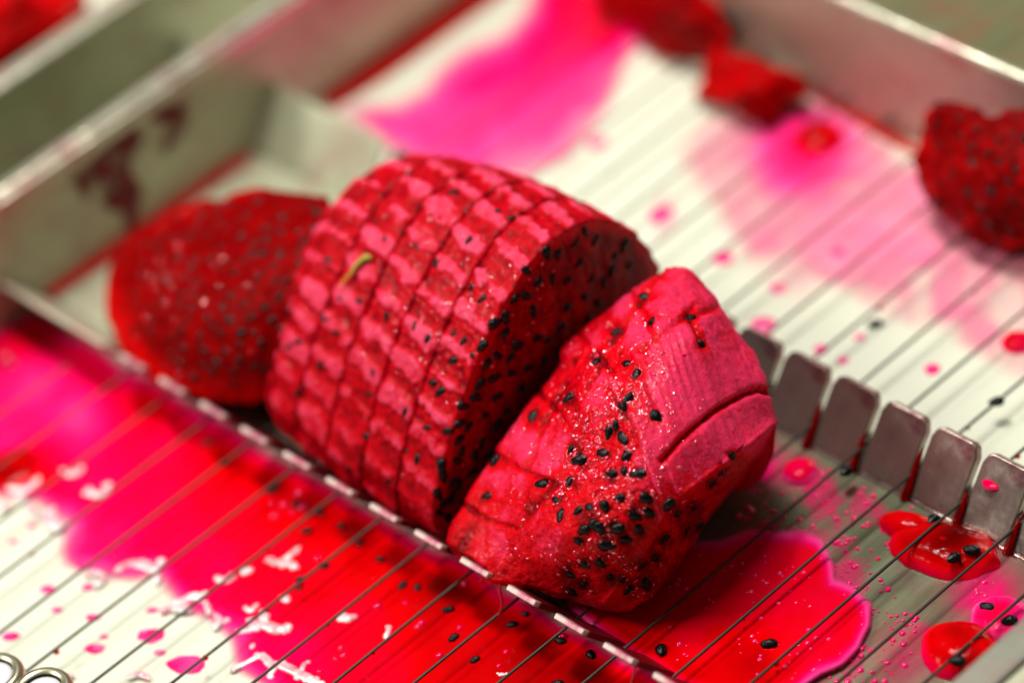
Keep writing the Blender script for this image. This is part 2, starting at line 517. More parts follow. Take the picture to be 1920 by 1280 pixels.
front = [(-80, 640), (0, 598), (60, 575), (215, 665), (400, 775), (620, 905), (900, 1070), (1280, 1290), (1400, 1360), (520, 1360), (500, 1290), (450, 1255),
         (435, 1195), (380, 1165), (345, 1150), (310, 1110), (290, 1085), (230, 1080), (175, 1078), (125, 1060), (118, 1030), (128, 985), (95, 960), (50, 940), (0, 930), (-80, 900)]
fctl = [(60, 600, .8), (60, 720, .24), (150, 780, .22), (0, 820, .3), (240, 700, .55), (230, 640, .85), (300, 740, .9), (300, 830, .52), (150, 900, .4), (60, 890, .75), (300, 950, .52), (450, 950, .66),
        (450, 850, .86), (560, 890, .95), (560, 960, .8), (700, 960, 1.0), (700, 1050, .82), (850, 1090, .98), (860, 1180, .82), (400, 1060, .5), (520, 1060, .62), (640, 1150, .62), (560, 1230, .46), (460, 1200, .42),
        (700, 1250, .66), (900, 1240, .84), (1000, 1220, .93), (1100, 1280, .95), (200, 1040, .38), (170, 980, .42), (600, 1090, .72)]
juice("juice_puddle", front, fctl, .05, "wide red and pink juice puddle in front of the trough", edge=34, thick=.5)
farp = [(640, 212), (690, 200), (740, 196), (790, 172), (820, 132), (880, 90), (950, 62), (985, 20), (1010, -60), (1320, -60), (1310, 70), (1230, 110), (1190, 95), (1165, 130), (1140, 190),
        (1110, 250), (1060, 300), (990, 330), (900, 345), (800, 320), (735, 280)]
def wash(Q, d, a, t): return a * (1 - .6 * ss(1150, 1290, Q[..., 0] + .6 * (Q[..., 1] - 100))), t
juice("juice_puddle", farp, [(700, 210, .28), (820, 220, .24), (850, 280, .20), (960, 200, .26), (1000, 250, .14), (900, 120, .36), (1000, 60, .42), (1060, 10, .55), (1150, 40, .62), (1250, 30, .85), (1200, 100, .4),
      (1130, 150, .2), (1090, 230, .1), (950, 290, .1)], .05, "bright magenta juice puddle beyond the trough, beside the left wall", edge=40, thick=.3, extra=wash, wob=10)
side = [(1270, 300), (1330, 215), (1420, 190), (1530, 195), (1640, 260), (1700, 300), (1990, 330), (1990, 720), (1880, 690), (1780, 610), (1700, 600), (1620, 560), (1540, 520), (1480, 470), (1400, 480), (1360, 430), (1330, 380)]
def faint(Q, d, a, t):
    n = noise(Q, 120, 21, 4); base = a * (.22 + 1.1 * ss(.26, .60, n) * (.35 + .45 * ss(1350, 1750, Q[..., 0])))
    for x, y, rx, w in [(1500, 285, 62, 1.3), (1455, 310, 40, .9), (1560, 255, 50, .7), (1240, 400, 26, .3), (1560, 478, 22, .6), (1225, 410, 30, .3), (1440, 450, 50, .3), (1495, 505, 45, .35), (1640, 350, 60, .25), (1610, 300, 40, .5)]:
        base = base + w * np.exp(-(((Q[..., 0] - x) ** 2 + (Q[..., 1] - y) ** 2) / rx ** 2))
    t = np.clip(.03 + .35 * np.exp(-(((Q[..., 0] - 1505) ** 2 + (Q[..., 1] - 280) ** 2) / 70 ** 2)), 0, 1)
    return np.clip(base, 0, 1), t
juice("juice_film", side, [(1500, 285, .3), (1700, 500, .05)], .05, "thin pale pink film of juice on the white tray at right", "juice film", edge=60, thick=.12, extra=faint, wob=16)
plate = [(1060, 1130), (1150, 1060), (1290, 1015), (1350, 1010), (1400, 992), (1450, 995), (1500, 992), (1540, 1010), (1562, 1050), (1568, 1085), (1600, 1100), (1632, 1128), (1630, 1170), (1612, 1215), (1580, 1245), (1540, 1262), (1500, 1290), (1400, 1330), (1280, 1290), (1170, 1225)]
def rimmed(Q, d, a, t):
    n = noise(Q, 45, 8, 2); w = 4 + 26 * n ** 1.5; a = ss(-5, 5, d); r = ss(w * .35, w + 6, d); t = t + .30 * (noise(Q, 60, 18, 3) - .5)
    return a, (.05 + .3 * n) * (1 - r) + (t * r)
juice("juice_puddle", plate, [(1350, 1080, .62), (1450, 1080, .64), (1500, 1180, .66), (1300, 1180, .68), (1200, 1150, .86), (1250, 1240, .88), (1560, 1180, .62), (1400, 1260, .82), (1400, 1020, .56)], .58,
      "thick red juice puddle with a pink rim on the trough plate", edge=20, step=5, thick=1.1, extra=rimmed, wob=6)
def streak(pts, w, z, label, t=.85, cat="juice streak"):
    P = curve(np.array(pts, float), 30, False); T = np.gradient(P, axis=0); T /= np.linalg.norm(T, axis=1)[:, None]; N = np.stack([-T[:, 1], T[:, 0]], -1)
    ww = np.interp(np.linspace(0, 1, 30), np.linspace(0, 1, len(w)), w)
    juice("juice_streak", list(map(tuple, P + N * ww[:, None])) + list(map(tuple, (P - N * ww[:, None])[::-1])), [(pts[0][0], pts[0][1], t), (pts[-1][0], pts[-1][1], t)], z, label, cat, edge=9, step=4, thick=.5, wob=3, tedge=.25)
streak([(612, 196), (700, 138), (800, 68), (920, -14), (980, -60)], [14, 20, 20, 18, 16], .05, "dark red juice line along the left wall foot beyond the trough", .88)
streak([(1520, 172), (1590, 212), (1650, 245), (1725, 285)], [6, 8, 12, 8], .05, "dark red juice line at the foot of the far wall", .92)
streak([(92, 552), (215, 468), (340, 380), (470, 290)], [10, 12, 10, 7], .6, "thin red juice line in the corner of wall and trough plate", .78)
# pink stain on the trough plate under and beside the near slice
st = [(1380, 850), (1450, 830), (1600, 900), (1720, 1000), (1800, 1060), (1930, 1040), (1930, 1180), (1700, 1290), (1450, 1330), (1200, 1290), (1280, 1000)]
def plate_film(Q, d, a, t):
    n = noise(Q, 60, 31, 4); b = a * ss(.54, .74, n) * .45
    for x, y, rx, w in [(1430, 875, 40, .8), (1500, 885, 26, .9), (1500, 1290, 50, .4), (1690, 1230, 60, .35), (1850, 1110, 60, .8)]:
        b = b + w * np.exp(-(((Q[..., 0] - x) ** 2 + (Q[..., 1] - y) ** 2) / rx ** 2))
    return np.clip(b, 0, .92), np.full_like(a, .30)
juice("juice_film", st, [(1500, 1000, .3)], .58, "uneven magenta juice film on the bare trough plate at right", "juice film", edge=30, step=6, thick=.08, extra=plate_film, wob=10)

# smears on the left wall (vertical face, u = 0)
def wall_pt(x, y, u=.03):
    x = np.asarray(x, float); y = np.asarray(y, float)
    d = np.stack([(x - 960) / CAM_F, -(y - 640) / CAM_F, -np.ones_like(x)], -1) @ CAM_R.T
    return CAM_C + d * ((u - CAM_C[0]) / d[..., 0])[..., None]
def wall_smear(poly, label, t=.9, cat="juice smear"):
    P = np.array(poly, float); lo = P.min(0) - 12; hi = P.max(0) + 12
    xs = np.arange(lo[0], hi[0], 4); ys = np.arange(lo[1], hi[1], 4); X, Y = np.meshgrid(xs, ys, indexing='ij'); Q = np.stack([X, Y], -1)
    d = sdist(Q + (np.stack([noise(Q, 30, 5, 2), noise(Q, 30, 9, 2)], -1) - .5) * 14, P); a = ss(-11, 3, d)
    a = a * (.55 + .45 * ss(.35, .6, noise(Q, 26, 12, 3)))
    V = wall_pt(X, Y, .04) + a[..., None] * np.array([.25, 0, 0])
    keep = V[..., 2] < H - 3.8; a = a * keep
    F = grid_faces(len(xs), len(ys)); F = F[(a.ravel()[F].max(1) > .01) & keep.ravel()[F].all(1)]
    used = np.unique(F); mp = np.zeros(a.size, int); mp[used] = np.arange(len(used)); org = V.reshape(-1, 3)[used].mean(0)
    o = link("juice_smear", mesh("juice_smear", V.reshape(-1, 3)[used], mp[F][:, ::-1], {'t': np.full(len(used), t), 'a': a.ravel()[used] * .88}, origin=org), mt_dry)
    o.location = Vector([float(x) for x in org]) * S
    tag(o, label, cat)
wall_smear([(140, 335), (250, 240), (265, 265), (240, 300), (245, 330), (262, 350), (258, 390), (245, 440), (232, 392), (205, 392), (196, 350), (175, 345), (160, 372), (150, 350)], "dark red smear with drips on the left wall", .97)
wall_smear([(285, 215), (345, 195), (355, 225), (340, 255), (315, 285), (303, 280), (318, 250), (325, 225), (300, 228)], "hook shaped crimson smear near the top of the left wall", .93)

# domed drops
def dome(px_, r, z, h, t, name="juice_drop", label=None, group=None, rough_outline=.1, parent=None, seed=1, tr=None, asp=(1, 1), rot=0):
    c0 = at(px_[0], px_[1], z); n = 40; mR = 12
    a = np.linspace(0, 2 * math.pi, n, endpoint=False); k = 1 + rough_outline * (noise(np.stack([np.cos(a) * 3, np.sin(a) * 3], -1) + seed * 7, 1.4, seed, 2) - .5) * 2
    V = [(0, 0, h)]; T = [t]
    for q in np.linspace(0, 1, mR + 1)[1:]:
        x = q * r * k * np.cos(a) * asp[0]; y = q * r * k * np.sin(a) * asp[1]
        xr = x * math.cos(rot) - y * math.sin(rot); yr = x * math.sin(rot) + y * math.cos(rot)
        V += list(zip(xr, yr, np.full(n, h * max(0, 1 - q ** 2.6) ** .6))); T += list(np.clip(t + .05 + .4 * (noise(np.stack([xr, yr], -1) + seed * 9, r * .9, seed, 2) - .5) + ((tr - t) * ss(.72, 1, q) if tr is not None else 0), 0, 1))
    F = [(0, 1 + i, 1 + (i + 1) % n) for i in range(n)] + [tuple(f) for f in grid_faces(mR, n, True, 1)[:, ::-1]]
    me = mesh(name, V, F, {'t': np.array(T)})
    o = link(name, me, mt_drop, parent); o.location = Vector([float(x) for x in c0]) * S
    if label: tag(o, label, "juice drop", group)
    return o
big = dome((1770, 1032), 7.6, .7, 2.6, .86, label="big dark red drop holding seeds below the slotted comb", seed=3, tr=.6, asp=(1.15, .72), rot=.25, rough_outline=.14)
dome((1705, 990), 3.8, .7, 2.2, .72, label="small red lobe of juice touching the big seeded drop", seed=5, tr=.5, asp=(1.3, .7), rot=.3)
low = dome((1802, 1222), 6.2, .7, 2.8, .85, label="round red drop with one seed beside the lower right rail", seed=7, tr=.45, asp=(1, .9))
dome((1500, 885), 2.8, .7, 1.6, .55, label="small pink drop on the plate beside the near slice", seed=9, tr=.12)
dome((1908, 985), 2.6, .7, 2.0, .7, label="red drop at the foot of the last comb tooth", seed=12, tr=.4)
dome((1535, 262), 4.4, .2, 2.2, .72, label="round red drop in the magenta patch beyond the trough", seed=13, tr=.4)
dome((1908, 643), 2.6, .1, 1.4, .6, label="red drop on the white tray at the right edge", seed=14, tr=.25)
dome((22, 880), 5.0, .4, 1.2, .84, label="dark red clot with seeds at the left end of the front puddle", seed=15, tr=.6)
dome((1862, 905), 1.6, 6.5, .5, .5, label="magenta drop running down the last comb tooth", seed=16, tr=.35)
dome((1875, 1160), 4.6, .7, 1.6, .35, label="pale glossy drop round a seed at the rail", seed=17, tr=.1)
SPOTS = [(90, 1105, 1.2, .12, "pink juice spot on the white tray below the left froth clump"), (175, 1157, 1.0, .14, "pink juice spot on the white tray right of the wire from the second post"), (107, 1143, .8, .12, "small pink spot on the white tray, between two larger spots at lower left"),
         (283, 1190, 2.0, .14, "oval pink juice spot on the white tray touching a wire, lower left"), (177, 1215, 1.3, .14, "round pink juice spot on the white tray just above the tension posts"), (350, 1245, 2.4, .16, "largest pink juice spot on the white tray, at the bottom edge"),
         (165, 1100, .9, .1, None), (285, 1143, .8, .06, None), (300, 1223, .8, .08, None), (20, 1192, 1.2, .16, "pink spot at the end of the leftmost wire near the tension post"), (60, 985, .7, .1, None), (25, 1015, .6, .1, None), (195, 1193, .6, .06, None), (155, 1060, .9, .1, None)]
for i, (x, y, r, t, lab) in enumerate(SPOTS):
    dome((x, y), r, .03, .22, t, label=lab or "faint tiny pink speck of juice on the white tray, lower left", group="pink spots on the white tray at lower left", seed=20 + i, rough_outline=.25, asp=(1.25, .8), rot=.5)
SPOTS = [(1355, 482, 1.8, .12, "pink juice spot on a wire's line just right of the big chunk's top"), (1748, 692, 1.3, .1, "lone round pink spot between two wires above the fourth comb tooth"), (1580, 675, 1.0, .04, "pale pink spot just above the third comb tooth"),
         (1430, 610, 2.0, .06, "smudged pink spot touching the first comb tooth behind the near slice"), (1240, 402, 2.2, .03, "pale pink spot beside the top right shoulder of the big chunk"), (1570, 475, 2.0, .12, "bright pink spot in the middle of the pale pink film"),
         (1460, 540, 1.4, .05, "faint streaky pink spot between pale film and first comb tooth"), (1612, 632, .9, .04, "tiny pale pink spot beside the single black seed"), (1540, 655, 1.2, .1, "small pink spot at the top of the second comb tooth"), (1120, 268, 1.8, .02, "palest pink spot right of the magenta puddle's edge")]
for i, (x, y, r, t, lab) in enumerate(SPOTS):
    dome((x, y), r, .03, .2, t, label=lab, group="pink spots on the white tray behind the trough", seed=50 + i, rough_outline=.25)
for k in range(8, 15):
    rg = random.Random(k); uu = U0 + 10 * k + rg.choice([-.3, .35]); s1 = rg.uniform(.35, .75)
    pth = [np.array(slope(uu + .1 * math.sin(q * 9), q, True)) + [0, -.25, .2] for q in np.linspace(.0, s1, 14)]
    org = pth[0]; P = np.array(pth) - org
    o = link("juice_drip", tube_mesh("juice_drip", P, np.interp(np.linspace(0, 1, 14), [0, .3, .8, 1], [.85, .6, .4, .1]), 8, {'t': np.full(14 * 8, .97)}), mt_drop)
    o.location = Vector([float(q) for q in org]) * S
    tag(o, ["dark juice drip in the comb slot half hidden behind the near slice", "dark juice drip in the comb slot nearest the near slice", "dark juice drip in the second fully visible comb slot", "dark juice drip in the comb slot left of the big red drop", "dark juice drip in the comb slot directly above the big red drop", "dark juice drip in the rightmost comb slot in view", "dark juice drip in the comb slot past the right edge"][k - 8], "juice drip", "dark juice drips in the comb slots")

# many fine droplets on the plate: one object
def glints(n, cx, cy, sx, sy, seed, off, body, rmin=.14, rmax=.4, thr=.45, tilt=.3):  # spots for flattened beads, tilted so some catch the lamps
    rg = random.Random(seed); P = []; N = []; Rr = []
    for _ in range(n):
        x, y = rg.gauss(cx, sx), rg.gauss(cy, sy)
        if noise(np.array([x, y]), 55, seed, 2) < thr: continue
        h = body.hit(x, y)
        if not h: continue
        nn_ = h[1] + np.array([rg.gauss(0, tilt), rg.gauss(0, tilt), rg.gauss(0, tilt)]); nn_ /= np.linalg.norm(nn_)
        P.append(h[0] - np.array(off)); N.append(nn_); Rr.append(rmin + (rmax - rmin) * rg.random() ** 2)
    return P, N, Rr
def beads(name, pts, radii, mat, zs=.6, flat=.7, n=8, mr=4, normals=None, attr=.3):
    a = np.linspace(0, 2 * math.pi, n, endpoint=False); U = [(0, 0, 1)]
    for q in np.linspace(0, math.pi / 2 * 1.1, mr + 1)[1:]:
        U += [(math.sin(q) * math.cos(x), math.sin(q) * math.sin(x), math.cos(q) * flat / flat) for x in a]
    U = np.array(U); FF = [(0, 1 + i, 1 + (i + 1) % n) for i in range(n)]
    Fq = [tuple(f) for f in grid_faces(mr, n, True, 1)[:, ::-1]]
    V = []; F = []; 
    for i, (p, r) in enumerate(zip(pts, radii)):
        W = U * r * np.array([1, 1, flat])
        if normals is not None:
            W = W @ np.array(Vector(normals[i]).to_track_quat('Z', 'Y').to_matrix()).T
        b = i * len(U); V.append(W + p); F += [tuple(x + b for x in f) for f in FF] + [tuple(x + b for x in f) for f in Fq]
    V = np.concatenate(V)
    return mesh(name, V, F, {'t': np.full(len(V), attr)})
wb = link('juice_beads', beads('juice_beads', [np.array(p) + [0, 0, -.3] for p in WIRE_BEADS[0]], WIRE_BEADS[1], mt_dome, flat=1.2, attr=.72), mt_drop, mc); wb['kind'] = 'stuff'
rnd = random.Random(8); pp = []; rr = []
while len(pp) < 330:
    x, y = rnd.uniform(1290, 1900), rnd.uniform(860, 1280)
    P = at(x, y, .58)
    if not (VNB + 1 < P[1] < VB - 1 and P[0] < 174): continue
    if inside(np.array([x, y]), plate) and rnd.random() < .8: continue
    if noise(np.array([x, y]), 90, 4, 2) < .42: continue
    pp.append(P); rr.append(rnd.choice([.15, .2, .25, .3, .4, .55]))
o = link("juice_droplets", beads("juice_droplets", pp, rr, mt_dome, attr=.3), mt_dome)
tag(o, "fine spray of pink droplets on the trough plate at right", "juice droplets", kind='stuff')
pp = []; rr = []
for x, y, r in [(70 + 0, 690, 0)]: pass
for _ in range(150):
    x, y = rnd.uniform(1250, 1620), rnd.uniform(1040, 1275)
    if inside(np.array([x, y]), plate) and noise(np.array([x, y]), 80, 14, 2) > .45: pp.append(at(x, y, 1.65)); rr.append(rnd.choice([.15, .2, .25, .35]))
o = link("juice_beads", beads("juice_beads", pp, rr, mt_dome, attr=.2), mt_dome)
tag(o, "tiny bubbles on the red puddle of the trough plate", "bubbles", kind='stuff')
bb = [(570, 952, .9), (532, 948, .75), (510, 943, .5), (548, 962, .5), (560, 925, .8), (515, 968, .7), (708, 1137, .7), (791, 1168, .6), (783, 1175, .5), (862, 1177, .5), (893, 1188, .45), (872, 1094, .6), (596, 1047, .6), (1054, 1194, .8),
      (758, 1053, .35), (640, 1215, .5), (645, 1228, .5), (690, 1270, .3), (949, 1222, .45), (630, 1235, .4), (760, 1130, .4), (936, 1248, .4), (12, 676, 1.8), (824, 1229, .6), (215, 1043, .4), (470, 1200, .35), (600, 1260, .5)]
for x, y, r in bb:
    o = link("bubble", beads("bubble", [np.zeros(3)], [r], mt_dome, n=20, mr=8, flat=.85, attr=.45), mt_dome)
    o.location = Vector([float(q) for q in at(x, y, .5)]) * S
    tag(o, "small round bubble floating on the red front puddle", "bubble", "bubbles on the front puddle")

# lamp reflections modelled as pale froth curls along the front puddle's edge: (points, radius)
glare = [([(12, 676), (18, 679)], 1.7), ([(115, 880), (130, 888), (148, 884), (153, 872)], 1.0), ([(163, 918), (180, 928), (198, 922), (200, 908)], 1.1), ([(0, 898), (20, 915), (45, 918), (68, 905), (72, 893)], 1.1), ([(40, 920), (42, 940)], 1.0),
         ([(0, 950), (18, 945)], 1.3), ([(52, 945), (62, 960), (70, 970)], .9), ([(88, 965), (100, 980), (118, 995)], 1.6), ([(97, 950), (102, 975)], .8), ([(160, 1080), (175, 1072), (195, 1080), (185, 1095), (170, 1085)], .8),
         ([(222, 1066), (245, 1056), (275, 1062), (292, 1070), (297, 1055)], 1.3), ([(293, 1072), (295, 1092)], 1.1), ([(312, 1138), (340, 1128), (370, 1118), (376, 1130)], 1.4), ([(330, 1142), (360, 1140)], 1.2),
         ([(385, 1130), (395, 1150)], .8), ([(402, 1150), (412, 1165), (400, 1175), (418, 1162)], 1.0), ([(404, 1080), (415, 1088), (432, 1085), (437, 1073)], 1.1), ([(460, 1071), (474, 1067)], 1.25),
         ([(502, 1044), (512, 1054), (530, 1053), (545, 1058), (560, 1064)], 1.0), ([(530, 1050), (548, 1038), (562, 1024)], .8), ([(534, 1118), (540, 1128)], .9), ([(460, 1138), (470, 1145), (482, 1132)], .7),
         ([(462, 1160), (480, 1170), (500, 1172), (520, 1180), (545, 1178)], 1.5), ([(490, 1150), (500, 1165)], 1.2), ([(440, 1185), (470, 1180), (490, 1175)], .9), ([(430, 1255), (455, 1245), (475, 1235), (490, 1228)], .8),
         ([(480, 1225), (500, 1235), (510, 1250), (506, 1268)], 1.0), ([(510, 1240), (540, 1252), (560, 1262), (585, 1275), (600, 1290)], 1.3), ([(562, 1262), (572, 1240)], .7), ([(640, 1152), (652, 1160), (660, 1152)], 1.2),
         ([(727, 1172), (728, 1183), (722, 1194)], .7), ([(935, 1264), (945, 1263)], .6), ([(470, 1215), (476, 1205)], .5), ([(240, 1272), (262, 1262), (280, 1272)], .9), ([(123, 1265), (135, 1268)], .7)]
FLAB = {0: "round white modelled glare dot at the left edge of the pink puddle", 1: "small curled glare fleck, upper of the two crescents at left", 2: "white crescent of glare, lower right of its twin at left", 3: "long branching glare strand at the far left beside the dark clot",
        7: "bright white glare clump on the puddle's corner where white tray begins", 10: "arched glare strand curving over a wire at the puddle's edge", 16: "white C shaped glare crescent in the pink zone, lower left", 18: "three armed glare fleck high in the red puddle",
        22: "thick white glare streak beside the largest glare cluster", 27: "long ragged glare strand along the bottom edge", 29: "solid white glare blob lying alone in the red puddle"}
fr = random.Random(21)
for fi, (pts, r) in enumerate(glare):
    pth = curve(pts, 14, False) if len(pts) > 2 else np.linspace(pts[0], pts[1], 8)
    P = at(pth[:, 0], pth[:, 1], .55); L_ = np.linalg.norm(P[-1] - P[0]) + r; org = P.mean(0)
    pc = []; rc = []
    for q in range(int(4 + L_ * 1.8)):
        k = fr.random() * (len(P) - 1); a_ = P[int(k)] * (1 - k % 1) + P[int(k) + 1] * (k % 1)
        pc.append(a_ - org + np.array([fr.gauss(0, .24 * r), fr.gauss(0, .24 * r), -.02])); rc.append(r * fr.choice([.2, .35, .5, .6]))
    o = link("glare_fleck", beads("glare_fleck", pc, rc, mt_glare, flat=.5, n=10, mr=4), mt_glare); o.location = Vector([float(q) for q in org]) * S
    s_ = np.linspace(0, 1, len(P)); o2 = link("curl", tube_mesh("curl", P - org, r * .62 * (np.clip(1 - (2 * s_ - 1) ** 4, .04, 1) ** .5) * (.75 + .5 * noise(P, 2.2, 6, 2)), 12), mt_glare, o); o2.scale = (1, 1, .55)
    tag(o, FLAB.get(fi, "small white modelled fleck of glare on the pink edge of the front puddle"), "glare", "glare modelled as flecks on the front puddle")

# ------------------------------------------------------------------ fruit
def seed_mesh():
    n = 10; mR = 7; V = []
    for i in range(mR + 1):
        q = math.pi * i / mR; r = math.sin(q) * (1 + .25 * math.cos(q)); x = math.cos(q)
        for j in range(n):
            a = 2 * math.pi * j / n; w_ = 1 + .16 * math.sin(3 * a + 2.1 * q) * math.sin(q) + .1 * math.sin(5 * q + a); V.append((x * 1.2, r * .82 * w_ * math.cos(a), r * .55 * w_ * math.sin(a)))
    return mesh("seed", V, [tuple(f) for f in grid_faces(mR + 1, n, True)])
SEED = seed_mesh(); SEED.materials.append(mt_seed)


class Body:
    """keeps the world-space surface of a fruit piece so seeds and beads can sit in it"""
    def __init__(s): s.V = []; s.F = []; s.n = 0
    def add(s, V, F):
        s.V.append(np.asarray(V, float)); s.F += [tuple(int(i) + s.n for i in f) for f in F]; s.n += len(V)
    def tree(s):
        s.T = BVHTree.FromPolygons([tuple(v) for v in np.concatenate(s.V)], s.F); return s
    def hit(s, x, y):
        d = at(x, y, 0.) - CAM_C; d /= np.linalg.norm(d)
        loc, nrm, i, dist = s.T.ray_cast(Vector([float(q) for q in CAM_C]), Vector([float(q) for q in d]))
        if loc is None: return None
        nrm = np.array(nrm); nrm = nrm if nrm @ d < 0 else -nrm
        return np.array(loc), nrm


def place_seed(body, parent, x, y, scale=1.0, rng=random, ang=None, sink=.12, cnt=[0]):
    h = body.hit(x, y)
    if h is None: return
    P, n = h
    o = bpy.data.objects.new("seed", SEED); COL.objects.link(o); o.parent = parent
    q = Vector([float(v) for v in n]).to_track_quat('Z', 'Y'); a = rng.uniform(0, math.pi) if ang is None else ang
    o.rotation_mode = 'QUATERNION'
    from mathutils import Quaternion
    o.rotation_quaternion = q @ Quaternion((0, 0, 1), a)
    k = scale * rng.uniform(.82, 1.12); o.scale = (k, k * rng.uniform(.85, 1.05), k)
    loc = Vector([float(v) for v in (P - n * sink)]) * S - parent.location
    o.location = loc
    return o


def relief(name, outline, ctl, center, mat, parent, disp, attrf, body, N=420, MR=80, base=2.6, edge=1.2, seed=1, under=None):
    """a piece whose visible surface runs through given points; it has its full thickness down to what carries it"""
    oc = curve(outline, N); zf = rbf([tuple(q) for q in outline if under is None or tuple(q) not in under[1] or tuple(q) in RZ[:1]] + list(ctl))
    r = np.linspace(0, 1, MR) ** .85
    cx = np.array(center, float)
    kw = max(5, N // 14); pad = np.concatenate([oc[-kw:], oc, oc[:kw]]); sm = np.stack([np.convolve(pad[:, q], np.ones(2 * kw + 1) / (2 * kw + 1), 'valid') for q in (0, 1)], -1)
    bl = (r ** 3)[:, None, None]
    Q = cx + r[:, None, None] * (oc[None, :, :2] * bl + sm[None] * (1 - bl) - cx)
    Z = zf(Q)
    if under is not None:            # a second facet that meets the first along a crease
        poly, uctl = under; zb = rbf(uctl)(Q); w_ = ss(-3, 5, sdist(Q, poly)); Z = Z * (1 - w_) + zb * w_
    Z = Z - edge * ss(.965, 1, r)[:, None] ** 2
    V = at(Q[..., 0], Q[..., 1], Z)
    du = np.roll(V, -1, 1) - np.roll(V, 1, 1); dr = np.gradient(V, axis=0); Nn = np.cross(dr, du)
    Nn /= np.linalg.norm(Nn, axis=-1)[..., None] + 1e-9
    tocam = CAM_C - V; sgn = np.sign((Nn * tocam).sum(-1).mean()); Nn = Nn * sgn
    Nn[0] = Nn[2].mean(0)
    D = disp(Q, V); D = D - (D.mean() * 0)
    V = V + Nn * D[..., None]; V[0] = V[0].mean(0)
    A = attrf(Q, V)
    # sides and underside
    rim = V[-1]; cen = rim.mean(0); rings = []
    outw = rim - cen; outw[:, 2] = 0; outw /= np.linalg.norm(outw, axis=1)[:, None] + 1e-9
    face = np.clip(outw @ np.array([.8, -.6, 0]), 0, 1)[:, None]
    for k in np.linspace(0, 1, 9)[1:]:
        dz = (rim[:, 2:3] - base) * k
        p = rim - np.array([0, 0, 1.]) * dz + face * dz * 1.15 * np.array([-.95, .72, 0]) - outw * (1.5 * k + 3.0 * k ** 3)
        p = p + (noise(p, 4, seed, 2)[:, None] - .5) * .8 * outw
        rings.append(p)
    rings.append(np.repeat(np.mean(rings[-1], 0)[None], N, 0))
    Vall = np.concatenate([V.reshape(-1, 3)] + rings)
    A = np.concatenate([A.ravel(), np.tile(A[-1] * .8, len(rings))])
    F = grid_faces(MR + len(rings), N, True)
    if sgn > 0: pass
    # outward winding
    f0 = F[(MR // 2) * N]; e = np.cross(Vall[f0[1]] - Vall[f0[0]], Vall[f0[3]] - Vall[f0[0]])
    if e @ (CAM_C - Vall[f0[0]]) < 0: F = F[:, ::-1]
    loc = np.array(parent.location) / S if parent is not None else Vall.mean(0) * [1, 1, 0]
    me = mesh(name, Vall, F, {'pk': A}, origin=loc)
    o = link(name, me, mat, parent)
    if parent is None: o.location = Vector([float(q) for q in loc]) * S
    if body is not None: body.add(Vall, F[::1])
    return o


# ---- the large middle chunk: five slices cut by the wires
mid = thing("dragon_fruit_chunk", "largest red dragon fruit chunk, scored in a grid, middle of the trough", "dragon fruit", (80, -28, 0))
SEC = np.array([(-51, 4), (-54, 10), (-50.5, 17), (-45, 25), (-38.5, 32), (-31.5, 37.5), (-24.5, 41), (-17.5, 41), (-11, 38), (-5, 30.5), (-2, 22), (-3, 12), (-8, 4.2), (-28, 3.2)], float)
CTR = np.array([-28, 21.])
NS = 760
base_sec = curve(SEC, NS)
PR = np.array([(58.5, .70, -3, -1.5), (61, .82, -2.2, -.9), (65, .905, -1.6, -.4), (72, .965, -.8, -.2), (82, 1.0, -.3, 0), (92, 1.015, 0, 0), (102.5, 1.0, 0, 0)])
def section(u):
    k = np.interp(u, PR[:, 0], PR[:, 1]); dv = np.interp(u, PR[:, 0], PR[:, 2]); dz = np.interp(u, PR[:, 0], PR[:, 3])
    q = (base_sec - CTR) * k + CTR + [dv, dz]; q[:, 1] = np.maximum(q[:, 1], 3.0 + .02 * (q[:, 1])); return q
arc = np.r_[0, np.cumsum(np.linalg.norm(np.diff(base_sec, axis=0), axis=1))]
body = Body(); cuts = [58.5, 63.2, 70.4, 78.3, 86.3, 94.2, 102.3]; offs = [.1, .55, .25, .8, .4, .95]; LAST = 5
